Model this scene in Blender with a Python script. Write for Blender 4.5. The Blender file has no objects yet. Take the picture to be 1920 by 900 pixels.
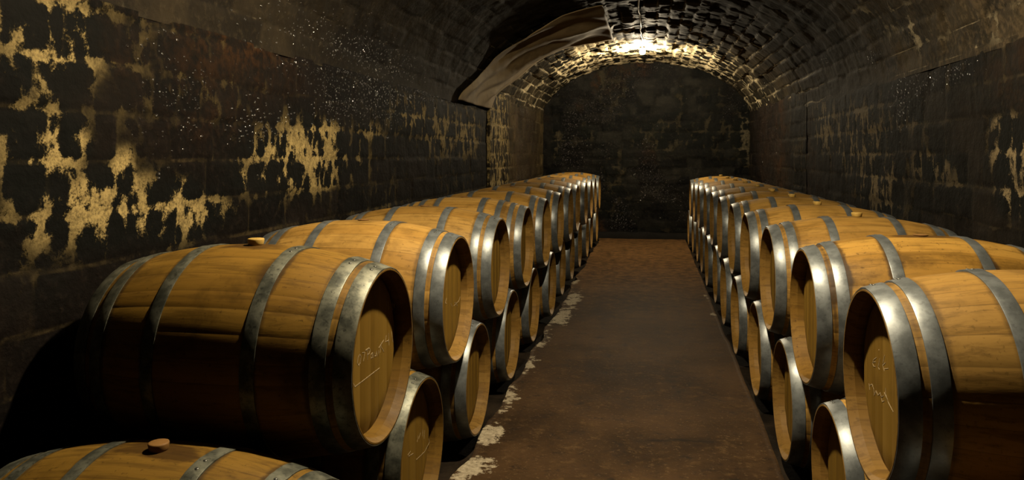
import bpy, bmesh, math, random
import numpy as np
from mathutils import Vector, Matrix
random.seed(7)
S = bpy.context.scene
COL = S.collection

# ------------------------------------------------------------------ camera, world, exposure
YAW = 0.1841
EYE = 1.51
cam = bpy.data.cameras.new('camera')
cam.sensor_width = 36.0
cam.lens = 1385.0 / 1920.0 * 36.0
cam.shift_y = -(450.0 - 290.0) / 1920.0
cam.clip_start = 0.05
camo = bpy.data.objects.new('camera', cam)
camo.location = (0, 0, EYE)
camo.rotation_euler = (math.pi / 2, 0, YAW)
COL.objects.link(camo)
S.camera = camo

w = bpy.data.worlds.new('cellar_world')
S.world = w
w.use_nodes = True
w.node_tree.nodes['Background'].inputs[0].default_value = (0.25, 0.3, 0.45, 1)
w.node_tree.nodes['Background'].inputs[1].default_value = 0.002

S.view_settings.view_transform = 'Standard'
S.view_settings.look = 'None'
S.view_settings.gamma = 1.0
S.view_settings.use_curve_mapping = False
S.view_settings.exposure = 0.0
S.cycles.max_bounces = 5
S.cycles.diffuse_bounces = 2
S.cycles.sample_clamp_indirect = 3.0

# the two bulbs on the crown of the vault: (x, y, emission strength)
BULB_R = 0.045
LAMPS = [(-0.11, 11.7, 4700.0), (-0.11, 2.8, 8900.0)]
BULB_COL = (1.0, 0.83, 0.56)
BULB_DROP = 0.075                # bulb centre below the crown

# ------------------------------------------------------------------ dimensions
XL, XR = -2.0, 1.78
YF, YE = -3.0, 13.65
ZSP = 2.06
CX, VA, VB = -0.11, 1.89, 1.13
GL, GR = -0.040, -0.070          # earth beds either side of the raised walkway

# ------------------------------------------------------------------ helpers
def link(name, data, parent=None):
    o = bpy.data.objects.new(name, data)
    COL.objects.link(o)
    if parent is not None:
        o.parent = parent
    return o

def tag(o, label=None, cat=None, group=None, kind=None):
    if label: o['label'] = label
    if cat: o['category'] = cat
    if group: o['group'] = group
    if kind: o['kind'] = kind
    return o

def empty(name, loc, rz=0.0):
    o = bpy.data.objects.new(name, None)
    o.empty_display_size = 0.1
    o.location = loc
    o.rotation_euler = (0, 0, rz)
    COL.objects.link(o)
    return o

def mesh_from(name, verts, faces, mat=None, smooth=True):
    me = bpy.data.meshes.new(name)
    me.from_pydata([tuple(v) for v in verts], [], [tuple(f) for f in faces])
    if smooth:
        me.polygons.foreach_set('use_smooth', [True] * len(me.polygons))
    if mat: me.materials.append(mat)
    me.update()
    return me

def set_attr(me, name, vals):
    a = me.attributes.new(name, 'FLOAT', 'POINT')
    a.data.foreach_set('value', np.asarray(vals, dtype=np.float32).ravel())

def bm_mesh(name, bm, mat, smooth=False):
    me = bpy.data.meshes.new(name)
    bm.normal_update()
    bm.to_mesh(me); bm.free()
    if smooth:
        me.polygons.foreach_set('use_smooth', [True] * len(me.polygons))
    me.materials.append(mat)
    return me

# value noise -------------------------------------------------------
def h2(i, j, seed=0):
    i = np.asarray(i, dtype=np.int64); j = np.asarray(j, dtype=np.int64)
    n = (i * 374761393 + j * 668265263 + seed * 1442695041) & 0xffffffff
    n = ((n ^ (n >> 13)) * 1274126177) & 0xffffffff
    n = ((n ^ (n >> 16)) * 2246822519) & 0xffffffff
    return ((n ^ (n >> 15)) & 0xffffff) / float(0xffffff)

def vnoise(x, y, seed=0):
    xi, yi = np.floor(x), np.floor(y)
    fx, fy = x - xi, y - yi
    fx = fx * fx * (3 - 2 * fx); fy = fy * fy * (3 - 2 * fy)
    a = h2(xi, yi, seed); b = h2(xi + 1, yi, seed)
    c = h2(xi, yi + 1, seed); d = h2(xi + 1, yi + 1, seed)
    return (a * (1 - fx) + b * fx) * (1 - fy) + (c * (1 - fx) + d * fx) * fy

def fbm(x, y, seed=0, oct=4):
    t = 0; amp = .5
    for k in range(oct):
        t = t + amp * vnoise(x * 2 ** k + 7.3 * k, y * 2 ** k - 3.1 * k, seed + k)
        amp *= .5
    return t / (1 - .5 ** oct)

def blocks(s, h, hc, lmin, lmax, seed, warp=.03):
    """stone courses: returns (joint distance, tone, depth offset)"""
    s = s + warp * (fbm(s * 2.2, h * 2.2, seed + 11) - .5) * 2
    h = h + warp * .7 * (fbm(s * 2.5, h * 2.5, seed + 23) - .5) * 2
    row = np.floor(h / hc)
    fh = h / hc - row
    ln = lmin + (lmax - lmin) * h2(row, row * 0 + 3, seed)
    off = h2(row, row * 0 + 9, seed) * ln
    q = (s + off) / ln
    col = np.floor(q)
    # jitter the vertical joints
    j0 = (h2(col, row, seed + 5) - .5) * .45
    j1 = (h2(col + 1, row, seed + 5) - .5) * .45
    fq = q - col
    left = fq < j0
    right = fq > 1 + j1
    col = np.where(left, col - 1, np.where(right, col + 1, col))
    a = (h2(col, row, seed + 5) - .5) * .45
    b = 1 + (h2(col + 1, row, seed + 5) - .5) * .45
    fq = q - col
    ds = np.minimum(np.abs(fq - a), np.abs(b - fq)) * ln
    dh = np.minimum(fh, 1 - fh) * hc
    return np.minimum(ds, dh), h2(col, row, seed + 31), h2(col, row, seed + 47)

def patches(a, b, lst):
    t = np.zeros_like(a)
    for (pa, pb, ra, rb, st) in lst:
        d = ((a - pa) / ra) ** 2 + ((b - pb) / rb) ** 2
        t = np.maximum(t, st * np.exp(-d * .8))
    return t

def sstep(a, b, x):
    t = np.clip((x - a) / (b - a), 0, 1)
    return t * t * (3 - 2 * t)

# ------------------------------------------------------------------ node helpers
class NT:
    def __init__(self, name):
        self.m = bpy.data.materials.new(name)
        self.m.use_nodes = True
        self.t = self.m.node_tree
        self.b = self.t.nodes['Principled BSDF']
    def n(self, typ, **kw):
        nd = self.t.nodes.new(typ)
        for k, v in kw.items(): setattr(nd, k, v)
        return nd
    def l(self, a, b): self.t.links.new(a, b)
    def setin(self, sock, v):
        if isinstance(v, bpy.types.NodeSocket): self.l(v, sock)
        else: sock.default_value = v
    def math(self, op, a, b=0.0, c=0.0, clamp=False):
        nd = self.n('ShaderNodeMath', operation=op, use_clamp=clamp)
        self.setin(nd.inputs[0], a); self.setin(nd.inputs[1], b); self.setin(nd.inputs[2], c)
        return nd.outputs[0]
    def mix(self, f, a, b, blend='MIX'):
        nd = self.n('ShaderNodeMix', data_type='RGBA', blend_type=blend)
        self.setin(nd.inputs[0], f)
        for s, v in ((nd.inputs[6], a), (nd.inputs[7], b)):
            if isinstance(v, tuple) and len(v) == 3: v = v + (1,)
            self.setin(s, v)
        return nd.outputs[2]
    def ramp(self, x, a, b):
        nd = self.n('ShaderNodeMapRange', interpolation_type='SMOOTHSTEP')
        self.setin(nd.inputs[0], x); self.setin(nd.inputs[1], a); self.setin(nd.inputs[2], b)
        return nd.outputs[0]
    def coord(self, scale=(1, 1, 1), out='Object', offset=None):
        tc = self.n('ShaderNodeTexCoord')
        mp = self.n('ShaderNodeMapping')
        mp.inputs['Scale'].default_value = scale
        self.l(tc.outputs[out], mp.inputs[0])
        if offset is not None: self.l(offset, mp.inputs['Location'])
        return mp.outputs[0]
    def noise(self, vec, scale, detail=4, rough=.55, dist=0.0):
        nd = self.n('ShaderNodeTexNoise')
        self.l(vec, nd.inputs['Vector'])
        nd.inputs['Scale'].default_value = scale
        nd.inputs['Detail'].default_value = detail
        nd.inputs['Roughness'].default_value = rough
        nd.inputs['Distortion'].default_value = dist
        return nd.outputs[0], nd.outputs[1]
    def voro(self, vec, scale, feature='F1', rnd=1.0):
        nd = self.n('ShaderNodeTexVoronoi', feature=feature)
        self.l(vec, nd.inputs['Vector'])
        nd.inputs['Scale'].default_value = scale
        nd.inputs['Randomness'].default_value = rnd
        return nd
    def attr(self, name):
        nd = self.n('ShaderNodeAttribute', attribute_name=name)
        return nd.outputs['Fac']
    def bump(self, h, strength=.5, dist=.01, normal=None):
        nd = self.n('ShaderNodeBump')
        nd.inputs['Strength'].default_value = strength
        nd.inputs['Distance'].default_value = dist
        self.l(h, nd.inputs['Height'])
        if normal is not None: self.l(normal, nd.inputs['Normal'])
        return nd.outputs[0]
    def vadd(self, v, c, s):
        sc = self.n('ShaderNodeVectorMath', operation='SCALE')
        self.l(c, sc.inputs[0]); sc.inputs[3].default_value = s
        ad = self.n('ShaderNodeVectorMath', operation='ADD')
        self.l(v, ad.inputs[0]); self.l(sc.outputs[0], ad.inputs[1])
        return ad.outputs[0]
    def base(self, c, rough=.6, metal=0.0, spec=.5):
        self.setin(self.b.inputs['Base Color'], c if not (isinstance(c, tuple) and len(c) == 3) else c + (1,))
        self.setin(self.b.inputs['Roughness'], rough)
        self.setin(self.b.inputs['Metallic'], metal)
        self.b.inputs['Specular IOR Level'].default_value = spec

# ------------------------------------------------------------------ materials: masonry
def stone_mat(name, dark, light, pale, mortar, lace_scale, drip=1.0, mortar_amt=.5, gloss=.75, brown=(.032, .0135, .004)):
    """old masonry: attributes tone / joint / mould / wet / brown live on the mesh"""
    k = NT(name)
    v0 = k.coord((1, 1, 1))
    nf, nc = k.noise(v0, 6, 5, .6)
    n2, n2c = k.noise(v0, 26, 5, .65)
    nb, _ = k.noise(v0, 1.7, 4, .6)
    tone, joint = k.attr('tone'), k.attr('joint')
    mould, wet, brn = k.attr('mould'), k.attr('wet'), k.attr('brown')  # mould mask also carries painted lamplight on the vault crown and end wall
    c = k.mix(tone, dark, light)
    c = k.mix(k.math('MULTIPLY', k.ramp(nf, .35, .75), .75), c, dark)
    c = k.mix(k.math('MULTIPLY', k.ramp(n2, .50, .72), .55), c, tuple(min(1, x * 1.7 + .001) for x in light))
    c = k.mix(k.math('MULTIPLY', brn, k.ramp(k.math('ADD', k.math('MULTIPLY', n2, .5), k.math('MULTIPLY', nf, .5)), .42, .62)), c, brown)
    # mortar
    jm = k.ramp(joint, .013, .004)
    jn = k.ramp(k.math('ADD', k.math('MULTIPLY', nb, .6), k.math('MULTIPLY', n2, .4)), .42, .62)
    c = k.mix(k.math('MULTIPLY', k.math('MULTIPLY', jm, jn), mortar_amt), c, mortar)
    # lace of pale efflorescence between round black blooms of mould
    vd = k.coord((1, 1, drip))
    vd = k.vadd(vd, nc, .05)
    vo = k.voro(vd, lace_scale)
    vo2 = k.voro(vd, lace_scale * 2.3)
    d1 = k.math('ADD', k.math('MULTIPLY', vo.outputs['Distance'], .62), k.math('MULTIPLY', vo2.outputs['Distance'], .38))
    d1 = k.math('ADD', d1, k.math('MULTIPLY', k.math('SUBTRACT', n2, .5), .30))
    n3, _ = k.noise(v0, 95, 4, .7)
    d1 = k.math('ADD', d1, k.math('MULTIPLY', k.math('SUBTRACT', n3, .5), .42))
    d1 = k.math('ADD', d1, k.math('MULTIPLY', k.ramp(joint, .03, .0), .18))
    thr = k.math('MULTIPLY_ADD', mould, -.24, .70)
    lace = k.ramp(k.math('SUBTRACT', d1, thr), -.02, .11)
    msk = k.math('ADD', mould, k.math('MULTIPLY', k.math('SUBTRACT', nf, .5), .9))
    f = k.math('MULTIPLY', lace, k.ramp(msk, .12, .42))
    f = k.math('MULTIPLY', f, k.ramp(mould, .02, .25))
    pc = k.mix(k.ramp(k.math('ADD', k.math('MULTIPLY', n2, .5), k.math('MULTIPLY', n3, .5)), .36, .62), tuple(x * .34 for x in pale), tuple(x * 1.1 for x in pale))
    pc = k.mix(k.ramp(mould, .20, .72), tuple(x * .16 for x in pale), pc)
    c = k.mix(f, c, pc)
    # black blooms inside mouldy areas
    bl = k.math('MULTIPLY', k.math('SUBTRACT', 1.0, f), k.ramp(mould, .05, .5))
    c = k.mix(k.math('MULTIPLY', bl, .8), c, (.003, .0034, .003))
    c = k.mix(k.math('MULTIPLY', wet, .85), c, (.0025, .002, .002))
    c = k.mix(k.math('MULTIPLY', k.attr('black'), .85), c, (.004, .0034, .003))
    # beads of water on the damp stretches
    drops = k.voro(v0, 50, 'F1')
    sepc = k.n('ShaderNodeSeparateColor')
    k.l(drops.outputs['Color'], sepc.inputs[0])
    dh = k.math('DIVIDE', drops.outputs['Distance'], k.math('MULTIPLY_ADD', sepc.outputs[0], .35, .15))
    dh = k.math('SUBTRACT', 1.0, k.math('MULTIPLY', dh, dh), clamp=True)
    bead = k.math('MULTIPLY', k.ramp(dh, 0.0, .15), k.math('LESS_THAN', sepc.outputs[1], k.math('MULTIPLY', wet, 1.25)))
    k.base(c, k.math('MULTIPLY_ADD', bead, -(gloss - .20), gloss), 0, .3)
    k.l(k.math('MULTIPLY_ADD', bead, .965, .035), k.b.inputs['Specular IOR Level'])
    hgt = k.math('ADD', k.math('MULTIPLY', n2, .5), k.math('MULTIPLY', nf, .8))
    hgt = k.math('ADD', hgt, k.math('MULTIPLY', f, .25))
    b1 = k.bump(hgt, .6, .02)
    wb = k.n('ShaderNodeBump')
    wb.inputs['Distance'].default_value = .006
    k.l(bead, wb.inputs['Strength'])
    k.l(dh, wb.inputs['Height'])
    k.l(b1, wb.inputs['Normal'])
    k.l(wb.outputs[0], k.b.inputs['Normal'])
    return k.m

M_WALL = stone_mat('wall_stone', (.0025, .002, .0017), (.008, .0055, .004), (.25, .185, .075), (.09, .065, .028), 9.0, .62, .30)
M_WALLR = stone_mat('wall_stone_right', (.0028, .0025, .002), (.0095, .0072, .005), (.15, .115, .062), (.075, .058, .03), 8.5, .5, .4)
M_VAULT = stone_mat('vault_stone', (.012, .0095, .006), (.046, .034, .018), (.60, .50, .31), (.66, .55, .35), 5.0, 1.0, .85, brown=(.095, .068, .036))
M_END = stone_mat('end_wall_stone', (.002, .002, .002), (.0095, .0088, .007), (.05, .042, .026), (.012, .010, .008), 6.0, .7, .25)
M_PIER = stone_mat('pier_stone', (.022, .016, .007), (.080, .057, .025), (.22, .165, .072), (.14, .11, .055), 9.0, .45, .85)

# ------------------------------------------------------------------ materials: floor
def floor_mat():
    k = NT('walkway_concrete')
    v = k.coord((1, 1, 1))
    a, ac = k.noise(v, 1.1, 6, .62)
    b, _ = k.noise(v, 9, 7, .72)
    g, _ = k.noise(v, 48, 4, .7)
    c = k.mix(k.ramp(a, .3, .7), (.016, .0085, .0036), (.048, .026, .0105))
    c = k.mix(k.math('MULTIPLY', k.ramp(b, .52, .70), .65), c, (.075, .044, .018))
    c = k.mix(k.math('MULTIPLY', k.ramp(b, .48, .30), .75), c, (.007, .0045, .003))
    c = k.mix(k.math('MULTIPLY', k.ramp(g, .56, .70), .55), c, (.095, .060, .027))
    far = k.attr('far')  # end bulb's light on the far stretch, put into the floor colour
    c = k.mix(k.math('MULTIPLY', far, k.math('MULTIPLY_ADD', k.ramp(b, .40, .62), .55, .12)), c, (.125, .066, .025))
    c = k.mix(k.math('MULTIPLY', k.ramp(k.math('ADD', k.attr('dust'), k.math('MULTIPLY', k.math('SUBTRACT', b, .5), 1.4)), .55, .85), .6), c, (.11, .080, .048))
    salt = k.attr('salt')
    sf = k.math('ADD', k.math('MULTIPLY', salt, .85), k.math('MULTIPLY', k.math('SUBTRACT', b, .5), 2.6))
    sf = k.math('MULTIPLY', k.ramp(sf, .46, .60), k.ramp(salt, .10, .30))
    sc = k.mix(k.ramp(g, .35, .65), (.17, .14, .095), (.29, .25, .175))
    c = k.mix(sf, c, sc)
    cr = k.attr('crack')
    c = k.mix(cr, c, (.010, .007, .005))
    r = k.math('MULTIPLY_ADD', b, .2, .55)
    k.base(c, r, 0, .03)
    h = k.math('ADD', k.math('MULTIPLY', b, .4), k.math('MULTIPLY', g, .25))
    h = k.math('ADD', h, k.math('MULTIPLY', sf, .4))
    k.l(k.bump(h, .35, .010), k.b.inputs['Normal'])
    return k.m
M_FLOOR = floor_mat()

def earth_mat():
    k = NT('earth_bed')
    v = k.coord((1, 1, 1))
    a, _ = k.noise(v, 4, 6, .65)
    b, _ = k.noise(v, 22, 5, .7)
    c = k.mix(k.ramp(a, .35, .7), (.006, .0045, .003), (.02, .014, .009))
    salt = k.attr('salt')
    sf = k.ramp(k.math('ADD', salt, k.math('MULTIPLY', k.math('SUBTRACT', a, .5), 1.3)), .5, .62)
    c = k.mix(sf, c, k.mix(b, (.13, .105, .075), (.27, .235, .17)))
    k.base(c, .9, 0, .05)
    k.l(k.bump(k.math('ADD', a, b), .6, .02), k.b.inputs['Normal'])
    return k.m
M_EARTH = earth_mat()

# ------------------------------------------------------------------ materials: barrels
def oak_mat(name, c1, c2, stain=1.0):
    k = NT(name)
    oi = k.n('ShaderNodeObjectInfo')
    off = k.n('ShaderNodeVectorMath', operation='SCALE')
    cmb = k.n('ShaderNodeCombineXYZ')
    for i in range(3): k.l(oi.outputs['Random'], cmb.inputs[i])
    k.l(cmb.outputs[0], off.inputs[0]); off.inputs[3].default_value = 37.0
    v = k.coord((1, 1, 1), 'Object', off.outputs[0])
    vg = k.coord((2.2, 30, 30), 'Object', off.outputs[0])
    g, _ = k.noise(vg, 1.6, 6, .62, .4)
    gl, _ = k.noise(k.coord((4, 11, 11), 'Object', off.outputs[0]), 1.5, 4, .6)
    bl, _ = k.noise(v, 5, 5, .6)
    fine, _ = k.noise(v, 60, 3, .6)
    st = k.attr('stave')
    c = k.mix(st, c1, c2)
    c = k.mix(k.math('MULTIPLY', k.ramp(g, .46, .66), .62), c, tuple(x * .50 for x in c1))
    c = k.mix(k.math('MULTIPLY', k.ramp(gl, .5, .8), .35), c, tuple(min(1, x * 1.2) for x in c2))
    # weathering, spots, dark bands of damp beside the hoops and around the bung
    c = k.mix(k.math('MULTIPLY', k.ramp(bl, .50, .70), .62 * stain), c, tuple(x * .45 for x in c1))
    c = k.mix(k.math('MULTIPLY', k.ramp(fine, .60, .72), .50 * stain), c, tuple(x * .35 for x in c1))
    hs = k.attr('hoopside')
    sp = k.ramp(k.math('ADD', hs, k.math('MULTIPLY', k.math('SUBTRACT', bl, .5), 1.5)), .55, .95)
    c = k.mix(k.math('MULTIPLY', sp, .55 * stain), c, (.016, .009, .005))
    bs = k.attr('bungstain')
    sp2 = k.ramp(k.math('ADD', bs, k.math('MULTIPLY', k.math('SUBTRACT', gl, .5), 1.3)), .45, .75)
    c = k.mix(k.math('MULTIPLY', sp2, .75 if stain > 1 else .35), c, (.020, .008, .0025))
    c = k.mix(k.math('MULTIPLY', k.attr('groove'), .40), c, (.03, .014, .004))
    c = k.mix(k.math('MULTIPLY', k.attr('chime'), .45), c, (.040, .020, .0035))  # inner rim darkened: grubby wood, and recess shade put into its colour
    # each cask weathers a little differently
    hsv = k.n('ShaderNodeHueSaturation')
    k.l(c, hsv.inputs['Color'])
    k.l(k.math('MULTIPLY_ADD', oi.outputs['Random'], .35, .80), hsv.inputs['Value'])
    k.base(hsv.outputs[0], k.math('MULTIPLY_ADD', g, .25, .42), 0, .12)
    k.l(k.bump(k.math('ADD', k.math('MULTIPLY', g, .6), k.math('MULTIPLY', bl, .3)), .3, .003), k.b.inputs['Normal'])
    return k.m
M_OAK = oak_mat('oak_staves', (.215, .116, .024), (.290, .170, .043), .9)
M_OAK_SPOT = oak_mat('oak_staves_mottled', (.150, .078, .0125), (.235, .132, .027), 1.5)
M_OAK_OLD = oak_mat('oak_staves_weathered', (.115, .060, .0085), (.150, .083, .013), 1.25)

def head_mat(name, c1, c2):
    k = NT(name)
    oi = k.n('ShaderNodeObjectInfo')
    off = k.n('ShaderNodeCombineXYZ')
    k.l(k.math('MULTIPLY', oi.outputs['Random'], 23.0), off.inputs[0])
    k.l(k.math('MULTIPLY', oi.outputs['Random'], 11.0), off.inputs[2])
    vg = k.coord((28, 28, 1.8), 'Object', off.outputs[0])
    g, _ = k.noise(vg, 1.5, 6, .6, .3)
    v = k.coord((1, 1, 1), 'Object', off.outputs[0])
    bl, _ = k.noise(v, 9, 5, .6)
    c = k.mix(k.attr('stave'), c1, c2)
    c = k.mix(k.math('MULTIPLY', k.ramp(g, .45, .75), .45), c, tuple(x * .6 for x in c1))
    c = k.mix(k.math('MULTIPLY', k.ramp(bl, .55, .75), .35), c, tuple(x * .45 for x in c1))
    c = k.mix(k.math('MULTIPLY', k.attr('groove'), .35), c, (.06, .03, .010))
    k.base(c, .6, 0, .12)
    k.l(k.bump(g, .25, .002), k.b.inputs['Normal'])
    return k.m
M_HEAD = head_mat('oak_head', (.122, .068, .0095), (.150, .087, .0138))

def steel_mat(name, c1, c2, rough, blot, metal):
    k = NT(name)
    oi = k.n('ShaderNodeObjectInfo')
    off = k.n('ShaderNodeCombineXYZ')
    k.l(k.math('MULTIPLY', oi.outputs['Random'], 19.0), off.inputs[0])
    v = k.coord((1, 1, 1), 'Object', off.outputs[0])
    a, _ = k.noise(v, 16, 5, .65)
    b, _ = k.noise(v, 70, 3, .6)
    c = k.mix(k.ramp(a, .35, .68), c1, c2)
    c = k.mix(k.math('MULTIPLY', k.ramp(b, .55, .7), blot), c, tuple(x * .35 for x in c1))
    k.base(c, k.math('MULTIPLY_ADD', a, .22, rough), metal, .3)
    k.l(k.bump(k.math('ADD', a, k.math('MULTIPLY', b, .5)), .12, .002), k.b.inputs['Normal'])
    return k.m
M_STEEL = steel_mat('galvanised_steel', (.085, .093, .095), (.150, .162, .165), .30, .3, .55)
M_STEEL_OLD = steel_mat('dull_spotted_steel', (.045, .048, .038), (.15, .15, .115), .36, .65, .55)

def plain(name, c, rough=.6, metal=0, var=.5, scale=30, spec=.2):
    k = NT(name)
    a, _ = k.noise(k.coord(), scale, 4, .6)
    k.base(k.mix(k.math('MULTIPLY', k.ramp(a, .4, .7), var), c, tuple(x * .55 for x in c)), rough, metal, spec)
    k.l(k.bump(a, .2, .003), k.b.inputs['Normal'])
    return k.m
M_BUNG_Y = plain('pale_yellow_bung', (.33, .21, .05), .55)
M_BUNG_W = plain('brown_wood_bung', (.15, .075, .02), .6)
M_RIVET = plain('dark_rivet', (.10, .10, .09), .45, .9)
M_CHALK = plain('white_chalk', (.27, .20, .105), .9, 0, .85, 160)
M_CLOTH = plain('brown_canvas', (.16, .115, .058), .85, 0, .6, 7, .15)
M_CABLE = plain('pale_cable_sheath', (.55, .5, .4), .5)
M_BAKE = plain('dark_bakelite', (.02, .018, .016), .35)
M_SILL = plain('damp_black_stone', (.005, .0045, .004), .8, 0, .6, 12, .05)

# ------------------------------------------------------------------ setting: walls
def wall_grid(name, x, sgn, y0, y1, z0, z1, mat, step, hc, lmin, lmax, seed, mould, wet, brown, base_mould=.12, depth=.005):
    ny = int((y1 - y0) / step); nz = int((z1 - z0) / (step * .9))
    ys = np.linspace(y0, y1, ny + 1); zs = np.linspace(z0, z1, nz + 1)
    Y, Z = np.meshgrid(ys, zs, indexing='ij')
    jd, tone, dep = blocks(Y, Z, hc, lmin, lmax, seed)
    off = (dep - .5) * 2 * depth - .005 * (1 - sstep(.0, .016, jd)) + (fbm(Y * 5, Z * 5, seed + 3) - .5) * .02
    off = off + (fbm(Y * .6, Z * .6, seed + 77) - .5) * .03
    Xs = x + sgn * off
    verts = np.stack([Xs, Y, Z], -1).reshape(-1, 3)
    idx = np.arange((ny + 1) * (nz + 1)).reshape(ny + 1, nz + 1)
    a, b, c, d = idx[:-1, :-1], idx[1:, :-1], idx[1:, 1:], idx[:-1, 1:]
    f = np.stack([a, b, c, d] if sgn < 0 else [a, d, c, b], -1).reshape(-1, 4)
    # single-sided inner skin; outward faces never seen
    me = mesh_from(name, verts, f, mat)
    mm = patches(Y, Z, mould)
    mm = np.maximum(mm, base_mould * (.6 + 1.6 * sstep(.40, .62, fbm(Y * 1.1, Z * 1.4, seed + 9))))
    set_attr(me, 'tone', tone); set_attr(me, 'joint', jd)
    set_attr(me, 'mould', np.clip(mm, 0, 1)); set_attr(me, 'wet', np.clip(patches(Y, Z, wet), 0, 1))
    set_attr(me, 'brown', np.clip(patches(Y, Z, brown), 0, 1))
    return tag(link(name, me), kind='structure')

LM = [(2.24, 1.55, .12, .07, .9), (2.17, 1.65, .09, .05, .5), (2.1, 1.97, .14, .07, .5), (2.31, 1.99, .16, .08, .55),
      (2.53, 1.45, .08, .09, .8), (2.21, 1.47, .07, .09, .8), (2.36, 1.34, .17, .08, 1), (2.68, 1.27, .36, .09, .85),
      (2.89, 1.32, .16, .09, .8), (2.15, 1.28, .09, .11, .6), (3.86, 1.53, .41, .06, 1), (4.27, 1.64, .32, .1, .85),
      (5.06, 1.66, .45, .12, .5), (3.73, 1.39, .46, .09, .7), (4.19, 1.36, .48, .1, .7), (3.41, 1.38, .1, .04, .8),
      (4.76, 1.47, .62, .22, .45), (6.03, 1.84, .8, .22, .6), (7.02, 1.75, 1.09, .31, .62), (7.99, 1.75, .8, .3, .7),
      (2.02, 1.58, .13, .1, .5), (2.02, 1.32, .1, .1, .4), (2.44, 1.21, .24, .05, .6),
      (5.38, 1.1, 1.1, .2, .3), (7.64, 1.28, 1.61, .34, .3), (2.2, 1.9, .3, .25, .6), (2.15, 1.5, .22, .25, .65), (2.45, 1.32, .35, .16, .75), (2.9, 1.25, .4, .12, .7), (4.1, 1.5, .75, .24, .72)]
LW = [(4.42, 2.16, .53, .27, 1), (5.16, 2., .59, .18, 1), (6.33, 2.1, .5, .12, .9), (5.44, 1.82, .25, .06, .8),
      (4.05, 2.26, .45, .16, .8), (2.86, 1.78, .23, .18, .4), (3.51, 1.68, .28, .11, .6), (7.02, 2.17, .4, .1, .7), (4.59, 1.86, .47, .11, .9)]
LB = [(3.36, 2.09, .5, .19, .9), (3.05, 1.95, .26, .15, .6), (3.22, 1.71, .35, .13, .4), (2.59, 1.87, .34, .13, .3), (3.65, 2.21, .09, .03, 1)]
RM = [(4.07, 1.51, .3, .13, .8), (4.18, 1.66, .25, .08, .6), (8.13, 1.79, .65, .33, .75), (7.01, 1.65, 1.24, .38, .65),
      (6.37, 1.34, .81, .34, .62), (6.1, 1.1, .57, .12, .5), (5.22, 1.44, .52, .14, .5), (4.07, 1.3, .23, .11, .7),
      (4.79, 1.32, .34, .13, .35), (5.62, 1.7, .48, .15, .4), (9.37, 1.45, 1.49, .39, .25)]
RW = [(5.73, 1.93, .18, .17, 1), (4.83, 2.01, .25, .05, .9), (5.13, 1.99, .19, .05, .7), (5.41, 1.98, .21, .07, .6)]
RB = [(9.0, 1.5, .9, .6, .6), (3.9, 1.9, .5, .2, .4)]

wall_grid('wall_left', XL, 1, YF, YE, -.1, ZSP + .02, M_WALL, .022, .185, .30, .55, 1, LM, LW, LB)
wall_grid('wall_right', XR, -1, YF, YE, -.1, ZSP + .02, M_WALLR, .025, .19, .28, .5, 2, RM, RW, RB)

def end_wall(name, y, sgn, mat, seed, step):
    x0, x1, z0, z1 = XL - .02, XR + .02, -.1, ZSP + VB + .03
    nx = int((x1 - x0) / step); nz = int((z1 - z0) / step)
    X, Z = np.meshgrid(np.linspace(x0, x1, nx + 1), np.linspace(z0, z1, nz + 1), indexing='ij')
    jd, tone, dep = blocks(X, Z, .16, .2, .36, seed, .06)
    off = (dep - .5) * .03 - .012 * (1 - sstep(0, .016, jd)) + (fbm(X * 4, Z * 4, seed) - .5) * .04
    verts = np.stack([X, y + sgn * off, Z], -1).reshape(-1, 3)
    idx = np.arange((nx + 1) * (nz + 1)).reshape(nx + 1, nz + 1)
    a, b, c, d = idx[:-1, :-1], idx[1:, :-1], idx[1:, 1:], idx[:-1, 1:]
    me = mesh_from(name, verts, np.stack([a, b, c, d], -1).reshape(-1, 4), mat)
    set_attr(me, 'tone', tone); set_attr(me, 'joint', jd)
    m = .38 * sstep(.42, .62, fbm(X * 1.6, Z * 1.6, seed + 4)) + patches(X, Z, [(-1.72, 1.65, .10, .5, .5), (1.66, 1.8, .08, .45, .4)])  # the two upright corner strips are lamplight painted into this mask
    set_attr(me, 'mould', np.clip(m, 0, 1))
    set_attr(me, 'wet', .55 * sstep(.5, .7, fbm(X * 2.1, Z * 2.1, seed + 6)))
    set_attr(me, 'brown', sstep(.6, .8, fbm(X * 1.3 + 5, Z * 1.3, seed + 8)))
    return tag(link(name, me), kind='structure')
end_wall('wall_back', YE, -1, M_END, 5, .03)
end_wall('wall_front', YF, 1, M_END, 6, .08)

# ------------------------------------------------------------------ setting: barrel vault
def vault_pt(t, inset=0.0):
    return (CX - (VA - inset) * math.cos(t), ZSP + (VB - inset) * math.sin(t))

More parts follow.
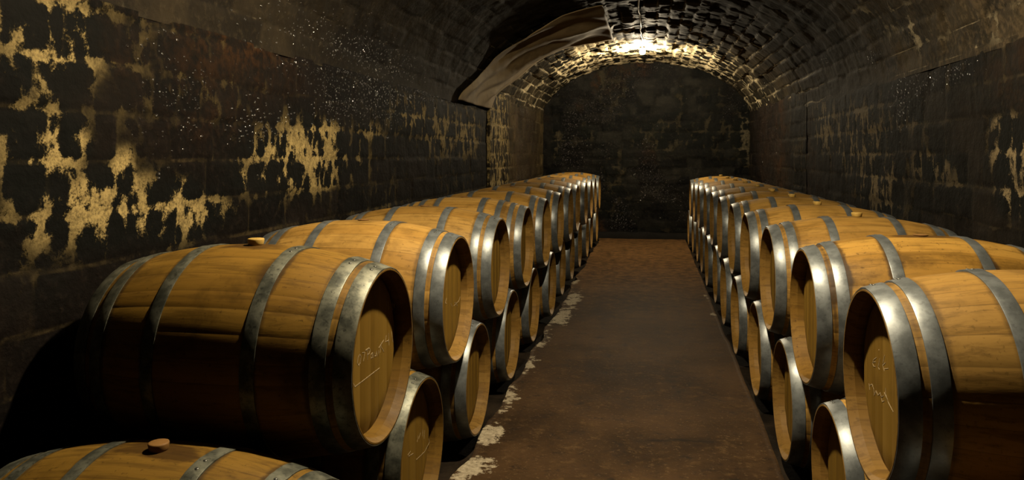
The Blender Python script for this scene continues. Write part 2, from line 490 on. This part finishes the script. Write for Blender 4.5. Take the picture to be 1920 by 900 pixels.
def vault():
    T = np.linspace(0, math.pi, 241)
    ex, ez = VA * np.sin(T), VB * np.cos(T)
    arc = np.concatenate([[0], np.cumsum(np.hypot(np.diff(CX - VA * np.cos(T)), np.diff(ZSP + VB * np.sin(T))))])
    ny = int((YE - YF) / .032)
    ys = np.linspace(YF, YE, ny + 1)
    Y, A = np.meshgrid(ys, arc, indexing='ij')
    TT = np.meshgrid(ys, T, indexing='ij')[1]
    jd, tone, dep = blocks(Y, A, .145, .26, .42, 8, .03)
    far = .35 + .65 * sstep(7.6, 9.2, Y)
    off = ((dep - .5) * .032 - .014 * (1 - sstep(0, .016, jd))) * far + (fbm(Y * 5, A * 5, 3) - .5) * .03
    # outward normal of the ellipse
    nx, nz = -np.cos(TT) / VA, np.sin(TT) / VB
    ln = np.hypot(nx, nz); nx, nz = nx / ln, nz / ln
    fade = sstep(0, .12, A) * sstep(0, .12, arc[-1] - A)
    X = CX - VA * np.cos(TT) - nx * off * fade
    Z = ZSP + VB * np.sin(TT) - nz * off * fade
    verts = np.stack([X, Y, Z], -1).reshape(-1, 3)
    n1, n2 = ny + 1, len(T)
    idx = np.arange(n1 * n2).reshape(n1, n2)
    a, b, c, d = idx[:-1, :-1], idx[1:, :-1], idx[1:, 1:], idx[:-1, 1:]
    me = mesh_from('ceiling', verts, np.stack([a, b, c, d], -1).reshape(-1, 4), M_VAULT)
    set_attr(me, 'tone', tone); set_attr(me, 'joint', jd + .0075 * sstep(8.8, 7.2, Y))
    R = math.pi - TT          # angle up from the right springing
    pale = patches(Y, R, [(4.3, .14, 1.0, .22, .5), (5.4, .25, .7, .25, .4), (4.7, .03, .8, .12, .45), (5.8, .42, .5, .2, .3), (3.8, .35, 1.0, .3, .48)])
    lamp_pool = (.30 + .65 * sstep(.95, .35, np.abs(TT - math.pi / 2 + .05))) * sstep(9.6, 11.4, Y + (fbm(Y * 1.5, A * 1.5, 35) - .5) * 1.6)  # far bulb's bright pool on the crown, painted as paler stone
    set_attr(me, 'mould', np.clip(np.maximum(pale * .55, lamp_pool) + .18 * sstep(.5, .7, fbm(Y * 1.2, A * 1.2, 19)), 0, 1))
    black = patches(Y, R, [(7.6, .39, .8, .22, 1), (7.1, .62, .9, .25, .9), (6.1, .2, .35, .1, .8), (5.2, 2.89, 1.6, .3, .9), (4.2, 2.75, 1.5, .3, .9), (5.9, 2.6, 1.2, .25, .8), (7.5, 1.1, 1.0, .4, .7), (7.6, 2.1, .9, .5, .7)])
    black = np.maximum(black, .75 * sstep(10.0, 8.8, Y + (fbm(Y, A, 33) - .5) * 2) * (1 - np.clip(pale * 1.6, 0, 1)))  # stone darkened away from the far bulb; light falloff put into the colour
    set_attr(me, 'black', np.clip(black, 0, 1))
    set_attr(me, 'wet', np.clip(patches(Y, R, [(7.62, .35, .12, .03, 1), (6.26, .19, .12, .03, 1), (11.2, .42, .3, .06, .8), (5.0, 2.98, .9, .10, .8)]), 0, 1))
    set_attr(me, 'brown', np.clip(np.maximum(.12 * sstep(.5, .75, fbm(Y * .9, A * .9, 29)), pale * 1.9), 0, 1))
    return tag(link('ceiling', me), kind='structure')
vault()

# thicker masonry at the far end of both walls
def pier(name, x, sgn):
    y0, y1, z1 = 9.0, YE, 2.50
    step = .022
    # profile: front return, then the long face
    ret = .045
    L = ret + (y1 - y0)
    nl = int(L / step); nz = int((z1 + .1) / step)
    l, Z = np.meshgrid(np.linspace(0, L, nl + 1), np.linspace(-.1, z1, nz + 1), indexing='ij')
    jd, tone, dep = blocks(l, Z, .19, .24, .4, 12 + sgn)
    off = (dep - .5) * .02 - .010 * (1 - sstep(0, .014, jd)) + (fbm(l * 6, Z * 6, 5) - .5) * .018
    q = np.clip((l - ret) / .02 + .5, 0, 1)
    X = x + sgn * (np.minimum(l, ret) if sgn > 0 else .035 * sstep(.09, .6, l)) + sgn * off * q
    Y = y0 + np.maximum(l - ret, 0) - off * (1 - q)
    verts = np.stack([X, Y, Z], -1).reshape(-1, 3)
    idx = np.arange((nl + 1) * (nz + 1)).reshape(nl + 1, nz + 1)
    a, b, c, d = idx[:-1, :-1], idx[1:, :-1], idx[1:, 1:], idx[:-1, 1:]
    f = np.stack([a, b, c, d] if sgn < 0 else [a, d, c, b], -1).reshape(-1, 4)
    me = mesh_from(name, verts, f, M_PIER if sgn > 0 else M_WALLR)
    set_attr(me, 'tone', tone); set_attr(me, 'joint', jd)
    set_attr(me, 'mould', (.62 * sstep(1.7, .5, l) * np.ones_like(Z) + .25) * (1 if sgn > 0 else .35))
    set_attr(me, 'wet', .85 * sstep(1.2, 2.4, l) * sstep(4.9, 3.6, l))
    set_attr(me, 'brown', sstep(.5, 1.6, l) * sstep(4.2, 3.0, l) * .8)
    return tag(link(name, me), kind='structure')
pier('trim_1', XL, 1)
pier('trim_2', XR, -1)

# ------------------------------------------------------------------ setting: floor
def floor():
    x0, x1 = -.885, .625
    step = .03
    nx = int((x1 - x0) / step); ny = int((YE - YF) / step)
    X, Y = np.meshgrid(np.linspace(x0, x1, nx + 1), np.linspace(YF, YE, ny + 1), indexing='ij')
    Z = (fbm(X * 1.6, Y * 1.6, 41) - .5) * .016 - .004
    # ragged edges
    wob = (fbm(Y * 3.0, Y * 0 + 2.2, 43) - .5) * .10
    Xs = X + wob * sstep(.25, 0, X - x0) + (fbm(Y * 2.0, Y * 0 + 7.7, 44) - .5) * .03 * sstep(.2, 0, x1 - X)
    verts = np.stack([Xs, Y, Z], -1).reshape(-1, 3).tolist()
    n1, n2 = nx + 1, ny + 1
    idx = np.arange(n1 * n2).reshape(n1, n2)
    a, b, c, d = idx[:-1, :-1], idx[1:, :-1], idx[1:, 1:], idx[:-1, 1:]
    faces = np.stack([a, b, c, d], -1).reshape(-1, 4).tolist()
    # edge skirts down to the earth
    for col, flip in ((0, False), (nx, True)):
        base = len(verts)
        for j in range(n2):
            v = verts[idx[col, j]]; verts.append([v[0], v[1], -.12])
        for j in range(ny):
            q = [int(idx[col, j]), int(idx[col, j + 1]), base + j + 1, base + j]
            faces.append(q[::-1] if not flip else q)
    me = mesh_from('floor', verts, faces, M_FLOOR)
    ex = len(verts) - n1 * n2
    P = lambda arr: np.concatenate([np.asarray(arr).ravel(), np.zeros(ex)])
    salt = patches(X, Y, [(-.84, 3.50, .10, .16, 1.0), (-.85, 3.90, .10, .16, .95), (-.82, 2.75, .10, .14, .9), (-.86, 4.6, .07, .35, .75), (-.86, 5.3, .06, .3, .75), (-.86, 6.0, .07, .4, .8), (-.87, 3.2, .06, .3, .7),
                          (-.82, 6.9, .11, .5, .95), (-.80, 7.7, .10, .5, .95), (-.86, 8.8, .05, .4, .7), (.60, 7.2, .05, .12, .75), (.60, 8.1, .04, .2, .65), (.61, 10.2, .04, .15, .6)])
    set_attr(me, 'salt', P(salt))
    set_attr(me, 'dust', P(patches(X, Y, [(-.45, 8.3, .35, .5, .55), (-.2, 7.4, .4, .5, .35), (.35, 5.2, .25, .5, .25), (.45, 4.6, .2, .6, .25), (-.5, 9.4, .3, .4, .5)])))
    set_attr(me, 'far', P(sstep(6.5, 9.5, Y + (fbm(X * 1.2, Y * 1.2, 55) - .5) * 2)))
    # a hair crack across the slab
    cy = 3.98 + .05 * np.sin(X * 5) + .03 * (fbm(X * 8, X * 0, 61) - .5)
    cr = np.exp(-((Y - cy) / .018) ** 2) * sstep(-.1, .02, X) * sstep(.38, .3, X)
    set_attr(me, 'crack', P(cr))
    return tag(link('floor', me), kind='structure')
floor()

def bed(name, x0, x1, z, seed):
    step = .05
    nx = int((x1 - x0) / step); ny = int((YE - YF) / step)
    X, Y = np.meshgrid(np.linspace(x0, x1, nx + 1), np.linspace(YF, YE, ny + 1), indexing='ij')
    Z = z - .004 - fbm(X * 3, Y * 3, seed) * .014
    verts = np.stack([X, Y, Z], -1).reshape(-1, 3)
    idx = np.arange((nx + 1) * (ny + 1)).reshape(nx + 1, ny + 1)
    a, b, c, d = idx[:-1, :-1], idx[1:, :-1], idx[1:, 1:], idx[:-1, 1:]
    me = mesh_from(name, verts, np.stack([a, b, c, d], -1).reshape(-1, 4), M_EARTH)
    e = x1 if x0 < -1 else x0
    set_attr(me, 'salt', (.35 if x0 < -1 else .15) * np.exp(-np.abs(X - e) / .12))
    return tag(link(name, me), kind='structure')
bed('floor_left', XL - .05, -.80, GL, 71)
bed('floor_right', .55, XR + .05, GR, 72)

# low stone sill along the foot of the end wall
def sill():
    bm = bmesh.new()
    n = 40
    x0, x1 = -1.8, 1.6
    prof = [(0, 0), (0, .085), (-.02, .10), (-.16, .105), (-.18, .09), (-.185, 0)]
    rng = random.Random(3)
    rows = []
    for i in range(n + 1):
        x = x0 + (x1 - x0) * i / n
        rows.append([bm.verts.new((x, YE - .0 + py + rng.uniform(-.008, .008), pz + (rng.uniform(-.008, .008) if pz > 0 else -.05))) for (py, pz) in prof])
    for i in range(n):
        for j in range(len(prof) - 1):
            bm.faces.new((rows[i][j], rows[i][j + 1], rows[i + 1][j + 1], rows[i + 1][j]))
    me = bm_mesh('trim_3', bm, M_SILL, True)
    return tag(link('trim_3', me), kind='structure')
sill()

# ------------------------------------------------------------------ barrels
BL, RC, RB_ = .95, .285, .357
def prof(s):
    q = min(1.0, abs(2 * s / BL))
    return RC + (RB_ - RC) * (1 - q ** 2.15)

HOOPS6 = [(.420, .4742), (.352, .398), (.146, .190)]
HOOPS8 = [(.424, .4742), (.362, .396), (.272, .312), (.146, .188)]
INSET = .052

def body_mesh(name, mat, seed, hoops):
    rng = random.Random(seed)
    n = 27
    cuts = []
    a = 0
    ws = [rng.uniform(.7, 1.35) for _ in range(n)]
    tot = sum(ws)
    angs, isj, stv = [], [], []
    for i, wd in enumerate(ws):
        span = wd / tot * 2 * math.pi
        tone = rng.random()
        for (f, j) in ((0.0, 1), (.035, 0), (.35, 0), (.65, 0), (.965, 0)):
            angs.append(a + span * f); isj.append(j); stv.append(tone)
        a += span
    # profile: outside from back to front, then round the chime and into the croze at each end
    E = BL / 2
    NS = 30
    pts = []
    pts += [(-E + INSET + .010, RC - .024, 0), (-E + .030, RC - .022, 0), (-E, RC - .006, 0), (-E, RC - .001, 0)]
    for i in range(NS + 1):
        s = -E + .004 + (BL - .008) * i / NS
        pts.append((s, prof(s), 1))
    pts += [(E, RC - .001, 0), (E, RC - .006, 0), (E - .030, RC - .022, 0), (E - INSET - .010, RC - .024, 0)]
    m, k = len(pts), len(angs)
    verts, stave, groove, hside, bst = [], [], [], [], []
    for (s, r, o) in pts:
        for i in range(k):
            rr = r - (.0005 if (isj[i] and o) else 0)
            c, d = math.cos(angs[i]), math.sin(angs[i])
            verts.append((s, rr * c, rr * d))
            stave.append(stv[i]); groove.append(float(isj[i]))
            hs = 0
            for (h0, h1) in hoops:
                dd = min(abs(abs(s) - h0), abs(abs(s) - h1))
                hs = max(hs, math.exp(-(dd / .022) ** 2))
            hside.append(hs if o else 0)
            da = (angs[i] - math.pi / 2 + math.pi) % (2 * math.pi) - math.pi
            bst.append(math.exp(-(s / .16) ** 2 - ((da * r) / .085) ** 2) if o else 0)
    faces = []
    for j in range(m - 1):
        for i in range(k):
            i2 = (i + 1) % k
            faces.append((j * k + i, j * k + i2, (j + 1) * k + i2, (j + 1) * k + i))
    faces = [f[::-1] for f in faces]
    me = mesh_from(name, verts, faces, mat)
    for e in me.edges:                       # crisp arrises round both chimes
        a, b = e.vertices[0] // k, e.vertices[1] // k
        if a == b and (a in (1, 2, 3, 4, m - 2, m - 3, m - 4, m - 5)): e.use_edge_sharp = True
    set_attr(me, 'chime', [0.0 if o else 1.0 for (_, _, o) in pts for _ in range(k)])
    set_attr(me, 'stave', stave); set_attr(me, 'groove', groove); set_attr(me, 'hoopside', hside); set_attr(me, 'bungstain', bst)
    return me

def head_mesh(name, mat, seed, side):
    """planked disc set into the croze; side +1 faces the aisle"""
    rng = random.Random(seed)
    R = RC - .0235
    edges = [-R]
    while edges[-1] < R - .05:
        edges.append(edges[-1] + rng.uniform(.06, .105))
    edges[-1] = R
    ys = []
    for i in range(len(edges) - 1):
        a, b = edges[i], edges[i + 1]
        t = rng.random()
        g = .0014
        ys += [(a, 1, t), (a + g, 0, t), ((a + b) / 2, 0, t), (b - g, 0, t)]
    ys.append((R, 1, 0))
    x = side * (BL / 2 - INSET)
    NZ = 14
    verts, st, gr = [], [], []
    for (y, g, t) in ys:
        y = max(-R * .9995, min(R * .9995, y))
        hz = math.sqrt(max(R * R - y * y, 1e-8))
        for j in range(NZ + 1):
            z = -hz + 2 * hz * j / NZ
            rr = math.hypot(y, z) / R
            bev = .010 * max(0, (rr - .90) / .10)
            verts.append((x - side * (g * .0008 + bev), y, z)); st.append(t); gr.append(float(g))
    faces = []
    for i in range(len(ys) - 1):
        for j in range(NZ):
            a = i * (NZ + 1) + j
            f = (a, a + NZ + 1, a + NZ + 2, a + 1)
            faces.append(f if side > 0 else f[::-1])
    me = mesh_from(name, verts, faces, mat)
    set_attr(me, 'stave', st); set_attr(me, 'groove', gr)
    return me

def hoop_mesh(name, mat, s0, s1, lap_at=1.62, lap=.22):
    k = 96
    th = .0026
    verts = []
    cross = 6
    for i in range(k):
        a = 2 * math.pi * i / k
        da = (a - lap_at + math.pi) % (2 * math.pi) - math.pi
        up = .0024 if 0 <= da <= lap else 0.0
        for (s, e) in ((s0, 0), (s0, th), (s0 + .002, th + .0006), (s1 - .002, th + .0006), (s1, th), (s1, 0)):
            r = prof(s) + .0004 + e + (up if e > 0 else 0)
            verts.append((s, r * math.cos(a), r * math.sin(a)))
    faces = []
    for i in range(k):
        i2 = (i + 1) % k
        for j in range(cross):
            j2 = (j + 1) % cross
            faces.append((i * cross + j, i * cross + j2, i2 * cross + j2, i2 * cross + j))
    me = mesh_from(name, verts, faces, mat, smooth=True)
    bm = bmesh.new(); bm.from_mesh(me)
    bmesh.ops.recalc_face_normals(bm, faces=bm.faces[:])
    for e in bm.edges:
        if len(e.link_faces) == 2 and e.calc_face_angle(0) > math.radians(35): e.smooth = False
    bm.to_mesh(me); bm.free()
    return me

def rivet_mesh(name):
    bm = bmesh.new()
    bmesh.ops.create_uvsphere(bm, u_segments=10, v_segments=6, radius=.0062)
    for v in bm.verts: v.co.z *= .45
    return bm_mesh(name, bm, M_RIVET, True)

def bung_mesh(name, mat, proud=1.0):
    bm = bmesh.new()
    seg = 24
    pr = [(.0, .023), (.0, .0235), (.012, .0265), (.024, .0285), (.0275, .0275), (.0285, .0245)]
    rows = []
    z0 = RB_ - .006
    pr = [(z if z < .001 else z * proud + .006 * (1 - proud), r) for (z, r) in pr]
    for (z, r) in pr:
        rows.append([bm.verts.new((r * math.cos(2 * math.pi * i / seg), r * math.sin(2 * math.pi * i / seg), z0 + z)) for i in range(seg)])
    for j in range(len(pr) - 1):
        for i in range(seg):
            i2 = (i + 1) % seg
            bm.faces.new((rows[j][i], rows[j][i2], rows[j + 1][i2], rows[j + 1][i]))
    bm.faces.new(rows[-1]); bm.faces.new(rows[0][::-1])
    return bm_mesh(name, bm, mat, True)

BODY = {'new': [body_mesh('stave_body', M_OAK, s, HOOPS6) for s in (11, 12, 13)],
        'new8': [body_mesh('stave_body', M_OAK, 14, HOOPS8)],
        'mottled': [body_mesh('stave_body', M_OAK_SPOT, 31, HOOPS6)],
        'old': [body_mesh('stave_body', M_OAK_OLD, s, HOOPS6) for s in (21, 22)]}
HEAD = {1: [head_mesh('head', M_HEAD, s, 1) for s in (1, 2, 3, 4)], -1: [head_mesh('head', M_HEAD, s, -1) for s in (5, 6)]}
def hoop_set(hoops, mat):
    out = []
    for sg in (1, -1):
        for (a, b) in hoops:
            lo, hi = (a, b) if sg > 0 else (-b, -a)
            out.append((hoop_mesh('hoop', mat, lo, hi), (lo + hi) / 2))
    return out
HOOP = {'new': hoop_set(HOOPS6, M_STEEL), 'new8': hoop_set(HOOPS8, M_STEEL), 'old': hoop_set(HOOPS6, M_STEEL_OLD)}
HOOP['mottled'] = HOOP['new']
RIVET = rivet_mesh('rivet')
BUNG = {'y': bung_mesh('bung', M_BUNG_Y), 'w': bung_mesh('bung', M_BUNG_W), 'flush': bung_mesh('bung', M_BUNG_W, .18)}

def chalk(strokes, parent):
    """chalk handwriting: thin strokes lying on the planks of the head"""
    x = BL / 2 - INSET + .0002
    rng = random.Random(len(strokes))
    verts, faces = [], []
    for st in strokes:
        pts = []
        for (p, q) in zip(st[:-1], st[1:]):
            n = max(1, int(math.hypot(q[0] - p[0], q[1] - p[1]) / .008))
            pts += [(p[0] + (q[0] - p[0]) * i / n, p[1] + (q[1] - p[1]) * i / n) for i in range(n)]
        pts.append(st[-1])
        b0 = len(verts)
        for i, (y, z) in enumerate(pts):
            a, b = pts[max(0, i - 1)], pts[min(len(pts) - 1, i + 1)]
            dx, dz = b[0] - a[0], b[1] - a[1]
            l = math.hypot(dx, dz) or 1
            hw = .0020 * rng.uniform(.55, 1.25)
            nx, nz = -dz / l * hw, dx / l * hw
            verts += [(x, y + nx, z + nz), (x + .0005, y + nx * .8, z + nz * .8), (x + .0005, y - nx * .8, z - nz * .8), (x, y - nx, z - nz)]
        for i in range(len(pts) - 1):
            p = b0 + 4 * i
            for j in range(3):
                faces.append((p + j, p + 4 + j, p + 5 + j, p + 1 + j))
    o = link('chalk_writing', mesh_from('chalk_writing', verts, faces, M_CHALK, False), parent)
    o['label'] = 'chalk handwriting on the head'
    return o

def barrel(x_front, y, z, side, kind, label, group, roll=0.0, bung='y', rivets=False, strokes=None, hd=0, bd=0, tilt=0.0):
    """side +1: head faces +X (left rows); -1: head faces -X (right rows). Origin at the foot of the bilge."""
    root = empty('wine_barrel', (x_front - side * BL / 2, y, z - RB_), (0 if side > 0 else math.pi) + tilt)
    tag(root, label, 'barrel', group)
    rot = (roll, 0, 0)
    def part(name, data):
        o = link(name, data, root)
        o.location = (0, 0, RB_); o.rotation_euler = rot
        return o
    bs = BODY[kind]
    part('stave_body', bs[bd % len(bs)])
    hp = part('head', HEAD[1][hd % 4])
    part('head', HEAD[-1][hd % 2])
    for (hm, sm) in HOOP[kind]:
        h = part('hoop', hm)
        if rivets and sm > 0:
            for da in (.05, .16):
                r = link('rivet', RIVET, h)
                a = 1.62 + da
                rr = prof(sm) + .0054
                r.location = (sm, rr * math.cos(a), rr * math.sin(a))
                r.rotation_euler = (a - math.pi / 2, 0, 0)
    part('bung', BUNG[bung])
    for word in (strokes or []): chalk(word, hp)
    return root

ORD = ['nearest', 'second', 'third', 'fourth', 'fifth', 'sixth', 'seventh', 'eighth', 'ninth', 'tenth', 'eleventh', 'twelfth']
CH_L1 = [[[(-.103,.023),(-.116,.015),(-.12,.001),(-.11,-.01),(-.096,-.006),(-.09,.012),(-.1,.024)],[(-.08,.023),(-.056,.018),(-.063,.004),(-.07,-.008)],[(-.035,.021),(-.035,-.013)],[(-.052,.023),(-.021,.023),(-.009,.014),(-.018,.004),(-.035,.004)],[(.011,-.001),(-.003,-.004),(-.003,-.016),(.01,-.017),(.015,-.002),(.019,-.021)],[(.028,-.004),(.029,-.018),(.043,-.02),(.048,-.005),(.053,-.023)],[(.065,-.007),(.07,-.024)],[(.096,.014),(.081,-.02)],[(.07,0),(.121,.015)],[(.09,.001),(.121,-.026)],[(.145,.026),(.136,.005),(.17,.002)],[(.167,.029),(.172,-.017)],[(.195,.031),(.212,-.014)]],[[(-.155,-.053),(-.141,-.07),(.078,-.072)]],[[(.143,.148),(.15,.125)],[(.161,.146),(.17,.113)]],[[(.205,.132),(.215,.101)],[(.224,.123),(.23,.105)]]]
CH_R1 = [[[(-.089,.06),(-.121,.044),(-.132,.03),(-.121,.023),(-.099,.028)],[(-.126,.034),(-.099,.044)],[(-.054,.067),(-.073,.033),(-.058,.03)],[(-.007,.089),(-.029,.052),(-.01,.039)],[(-.027,.052),(0,.068)],[(-.007,.047),(.027,.058)],[(-.067,.09),(-.063,.088)]],[[(-.171,-.047),(-.162,-.066)],[(-.165,-.052),(-.137,-.039),(-.118,-.05),(-.115,-.069),(-.096,-.048)],[(-.096,-.048),(-.075,-.055),(-.05,-.039),(-.04,-.053)],[(-.017,-.038),(-.044,-.05),(-.032,-.061),(-.01,-.051)],[(0,-.008),(.003,-.028),(.027,-.044),(.073,-.057)],[(-.012,-.027),(.022,-.04)]]]
CH_A1 = [[[(.15,.028),(.144,.003)],[(.175,.019),(.166,-.016)],[(.085,.028),(.072,.006)],[(.117,.028),(.091,.01)],[(.233,-.041),(.247,-.065)],[(.059,-.063),(.177,-.075),(.247,-.061)]],[[(-.038,-.009),(.022,-.021)],[(-.014,.001),(-.05,0)]]]
CH_L2 = [[[(-.039,.006),(-.066,-.011),(-.039,-.019)]],[[(.084,-.056),(.184,-.05),(.209,-.034)],[(.026,-.03),(.06,-.053)],[(.103,-.04),(.154,-.068)]]]

PL, PR = .9825, .978
rnd = random.Random(5)
# upper left row
for i in range(12):
    y = 2.365 + PL * i
    kind = 'old' if i == 0 else ('new8' if i == 3 else 'new')
    lab = {0: 'nearest upper left barrel, dull spotted hoops, chalk writing above an underline',
           1: 'second barrel of upper left row, bright hoops, faint chalk scribble on its head',
           2: 'third barrel from the camera in upper left row, plain oak head',
           3: 'fourth barrel in upper left row, the one wearing eight steel hoops',
           11: 'farthest barrel of upper left row, right against the dark end wall'}.get(
           i, '%s oak barrel from the camera in upper left row' % ORD[i])
    barrel(-.872 + (rnd.uniform(-.012, .012) if i > 3 else 0), y, GL + RB_ + .5225, 1, kind, lab, 'upper row of barrels left of the aisle',
           roll=(0 if i < 4 else rnd.uniform(-.12, .12)), bung='y' if i == 0 else 'flush', rivets=i < 4,
           strokes=CH_L1 if i == 0 else (CH_L2 if i == 1 else None), hd=i, bd=i)
# lower left row
for i in range(12):
    y = 1.874 + PL * i
    lab = {0: 'nearest lower left barrel, only its top with brown bung and dark wine stain showing',
           1: 'second barrel of lower left row, faint chalk scribble on its shaded head',
           11: 'farthest barrel of lower left row, on the floor by the dark end wall'}.get(
           i, '%s oak barrel from the camera in lower left row, on the floor' % ORD[i])
    barrel(-.892 + (rnd.uniform(-.012, .012) if i > 3 else 0), y, GL + RB_, 1, 'old' if i < 2 else 'new', lab, 'lower row of barrels left of the aisle',
           roll=(0 if i < 3 else rnd.uniform(-.12, .12)), bung='w', rivets=i < 4,
           strokes=CH_A1 if i == 1 else None, hd=i + 1, bd=i + 1)
# upper right row
for i in range(11):
    y = 2.411 + PR * i
    lab = {0: 'large oak barrel with two words in chalk on its head, nearest of upper right row',
           1: 'second barrel of upper right row, stained mottled staves behind the chalked one',
           10: 'farthest barrel of upper right row, lit by the lamp at the end'}.get(
           i, '%s oak barrel from the camera in upper right row' % ORD[i])
    barrel(.652 + (rnd.uniform(-.012, .012) if i > 3 else 0), y, GR + RB_ + .5240, -1, 'mottled' if i == 1 else 'new', lab, 'upper row of barrels right of the aisle',
           roll=(0 if i < 4 else rnd.uniform(-.12, .12)), bung='flush' if i == 1 else 'y', rivets=i < 4,
           strokes=CH_R1 if i == 0 else None, hd=i + 2, bd=i + 2)
# lower right row
for i in range(12):
    y = 1.92 + PR * i
    lab = {0: 'lower right barrel out of sight beneath the chalked barrel',
           1: 'lower right barrel whose grey chime shows beneath the chalked barrel',
           11: 'farthest barrel of lower right row, on the floor by the end wall'}.get(
           i, '%s oak barrel from the camera in lower right row, on the floor' % ORD[i])
    barrel(.648 + (rnd.uniform(-.012, .012) if i > 3 else 0), y, GR + RB_, -1, 'new', lab, 'lower row of barrels right of the aisle',
           roll=(0 if i < 3 else rnd.uniform(-.12, .12)), bung='w', rivets=i < 4, hd=i + 3, bd=i)

# ------------------------------------------------------------------ canvas sheet pinned to the vault
def sm1(x):
    x = max(0., min(1., x)); return x * x * (3 - 2 * x)

def sheet():
    NU, NV = 90, 56
    verts = []
    for i in range(NU + 1):
        u = i / NU
        t = .02 + 1.34 * u
        for j in range(NV + 1):
            v = j / NV
            y0 = 7.45 + .60 * sm1(u / .3) + .10 * math.sin(3.0 * u)
            y1 = 9.05 + 1.0 * sm1(u / .4) + .75 * max(0, u - .55)
            y = y0 + (y1 - y0) * v
            fold = (.034 * math.sin(9 * v + 5.0 * u + 1.2 * math.sin(6 * u)) + .022 * math.sin(21 * v - 9 * u)
                    + .05 * (float(fbm(np.array(u * 7.0), np.array(v * 4.0), 91)) - .5))
            sag = .045 + .05 * math.sin(math.pi * min(1, u * 1.05)) * math.sin(math.pi * v)
            pin = min(1.0, 6 * min(u, 1 - u) + .25)
            ins = max(.028, sag + fold * pin)
            x, z = vault_pt(t, ins)
            verts.append((x, y, z))
    faces = []
    for i in range(NU):
        for j in range(NV):
            a = i * (NV + 1) + j
            faces.append((a, a + 1, a + NV + 2, a + NV + 1))
    me = mesh_from('canvas_sheet', verts, faces, M_CLOTH)
    o = link('canvas_sheet', me)
    sm = o.modifiers.new('thickness', 'SOLIDIFY'); sm.thickness = .004; sm.offset = 0
    return tag(o, 'brown creased canvas sheet pinned up against the left side of the vault', 'sheet')
sheet()

# ------------------------------------------------------------------ lamps on the crown
CROWN = ZSP + VB
def cyl(bm, p0, p1, r0, r1, seg=20):
    p0, p1 = Vector(p0), Vector(p1)
    d = p1 - p0
    m = Matrix.Translation((p0 + p1) / 2) @ d.to_track_quat('Z', 'Y').to_matrix().to_4x4()
    bmesh.ops.create_cone(bm, cap_ends=True, segments=seg, radius1=r0, radius2=r1, depth=d.length, matrix=m)

def bulb_mat(name, strength):
    k = NT(name)
    k.base(BULB_COL, .3)
    k.b.inputs['Emission Color'].default_value = BULB_COL + (1,)
    k.b.inputs['Emission Strength'].default_value = strength
    return k.m

def lamp(x, y, strength, label):
    root = empty('ceiling_lamp', (x, y, CROWN))
    tag(root, label, 'lamp')
    bm = bmesh.new(); cyl(bm, (0, 0, .01), (0, 0, -.022), .05, .046)
    link('mounting_plate', bm_mesh('mounting_plate', bm, M_BAKE), root)
    z = -BULB_DROP
    bm = bmesh.new(); cyl(bm, (0, 0, -.020), (0, 0, z + .045), .006, .006, 10)
    link('cord', bm_mesh('cord', bm, M_CABLE), root)
    bm = bmesh.new(); cyl(bm, (0, 0, z + .058), (0, 0, z + .034), .017, .020)
    link('socket', bm_mesh('socket', bm, M_BAKE), root)
    bm = bmesh.new()
    bmesh.ops.create_uvsphere(bm, u_segments=20, v_segments=12, radius=BULB_R)
    for v in bm.verts:
        if v.co.z > 0: v.co.x *= 1 - .5 * (v.co.z / BULB_R) ** 2; v.co.y *= 1 - .5 * (v.co.z / BULB_R) ** 2
        v.co.z += z
    link('bulb', bm_mesh('bulb', bm, bulb_mat('bulb_glow', strength), True), root)
    return root
lamp(*LAMPS[0], 'bare glowing bulb on the crown of the vault near the end wall')
lamp(*LAMPS[1], 'bare glowing bulb on the vault above the near barrels, out of the picture')

# cable clipped along the crown
def cable():
    root = empty('cable', (LAMPS[0][0], 7.0, CROWN))
    tag(root, 'pale cable clipped along the crown of the vault to the far bulb', 'cable')
    rng = random.Random(9)
    verts, faces, seg = [], [], 10
    y, n = 2.85, 0
    while y < LAMPS[0][1] - .03:
        ox, oz = rng.uniform(-.012, .012), -.035 + rng.uniform(-.006, .006)
        for i in range(seg):
            a = 2 * math.pi * i / seg
            verts.append((ox + .011 * math.cos(a), y - 7.0, oz + .011 * math.sin(a)))
        y += .22; n += 1
    for j in range(n - 1):
        for i in range(seg):
            i2 = (i + 1) % seg
            faces.append((j * seg + i, j * seg + i2, (j + 1) * seg + i2, (j + 1) * seg + i))
    link('sheath', mesh_from('sheath', verts, faces, M_CABLE), root)
    for yy in (5.2, 6.8, 8.4, 10.0):
        bm = bmesh.new(); cyl(bm, (-.016, yy - 7, -.03), (.016, yy - 7, -.03), .018, .018, 12)
        link('clip', bm_mesh('clip', bm, M_BAKE), root)
cable()
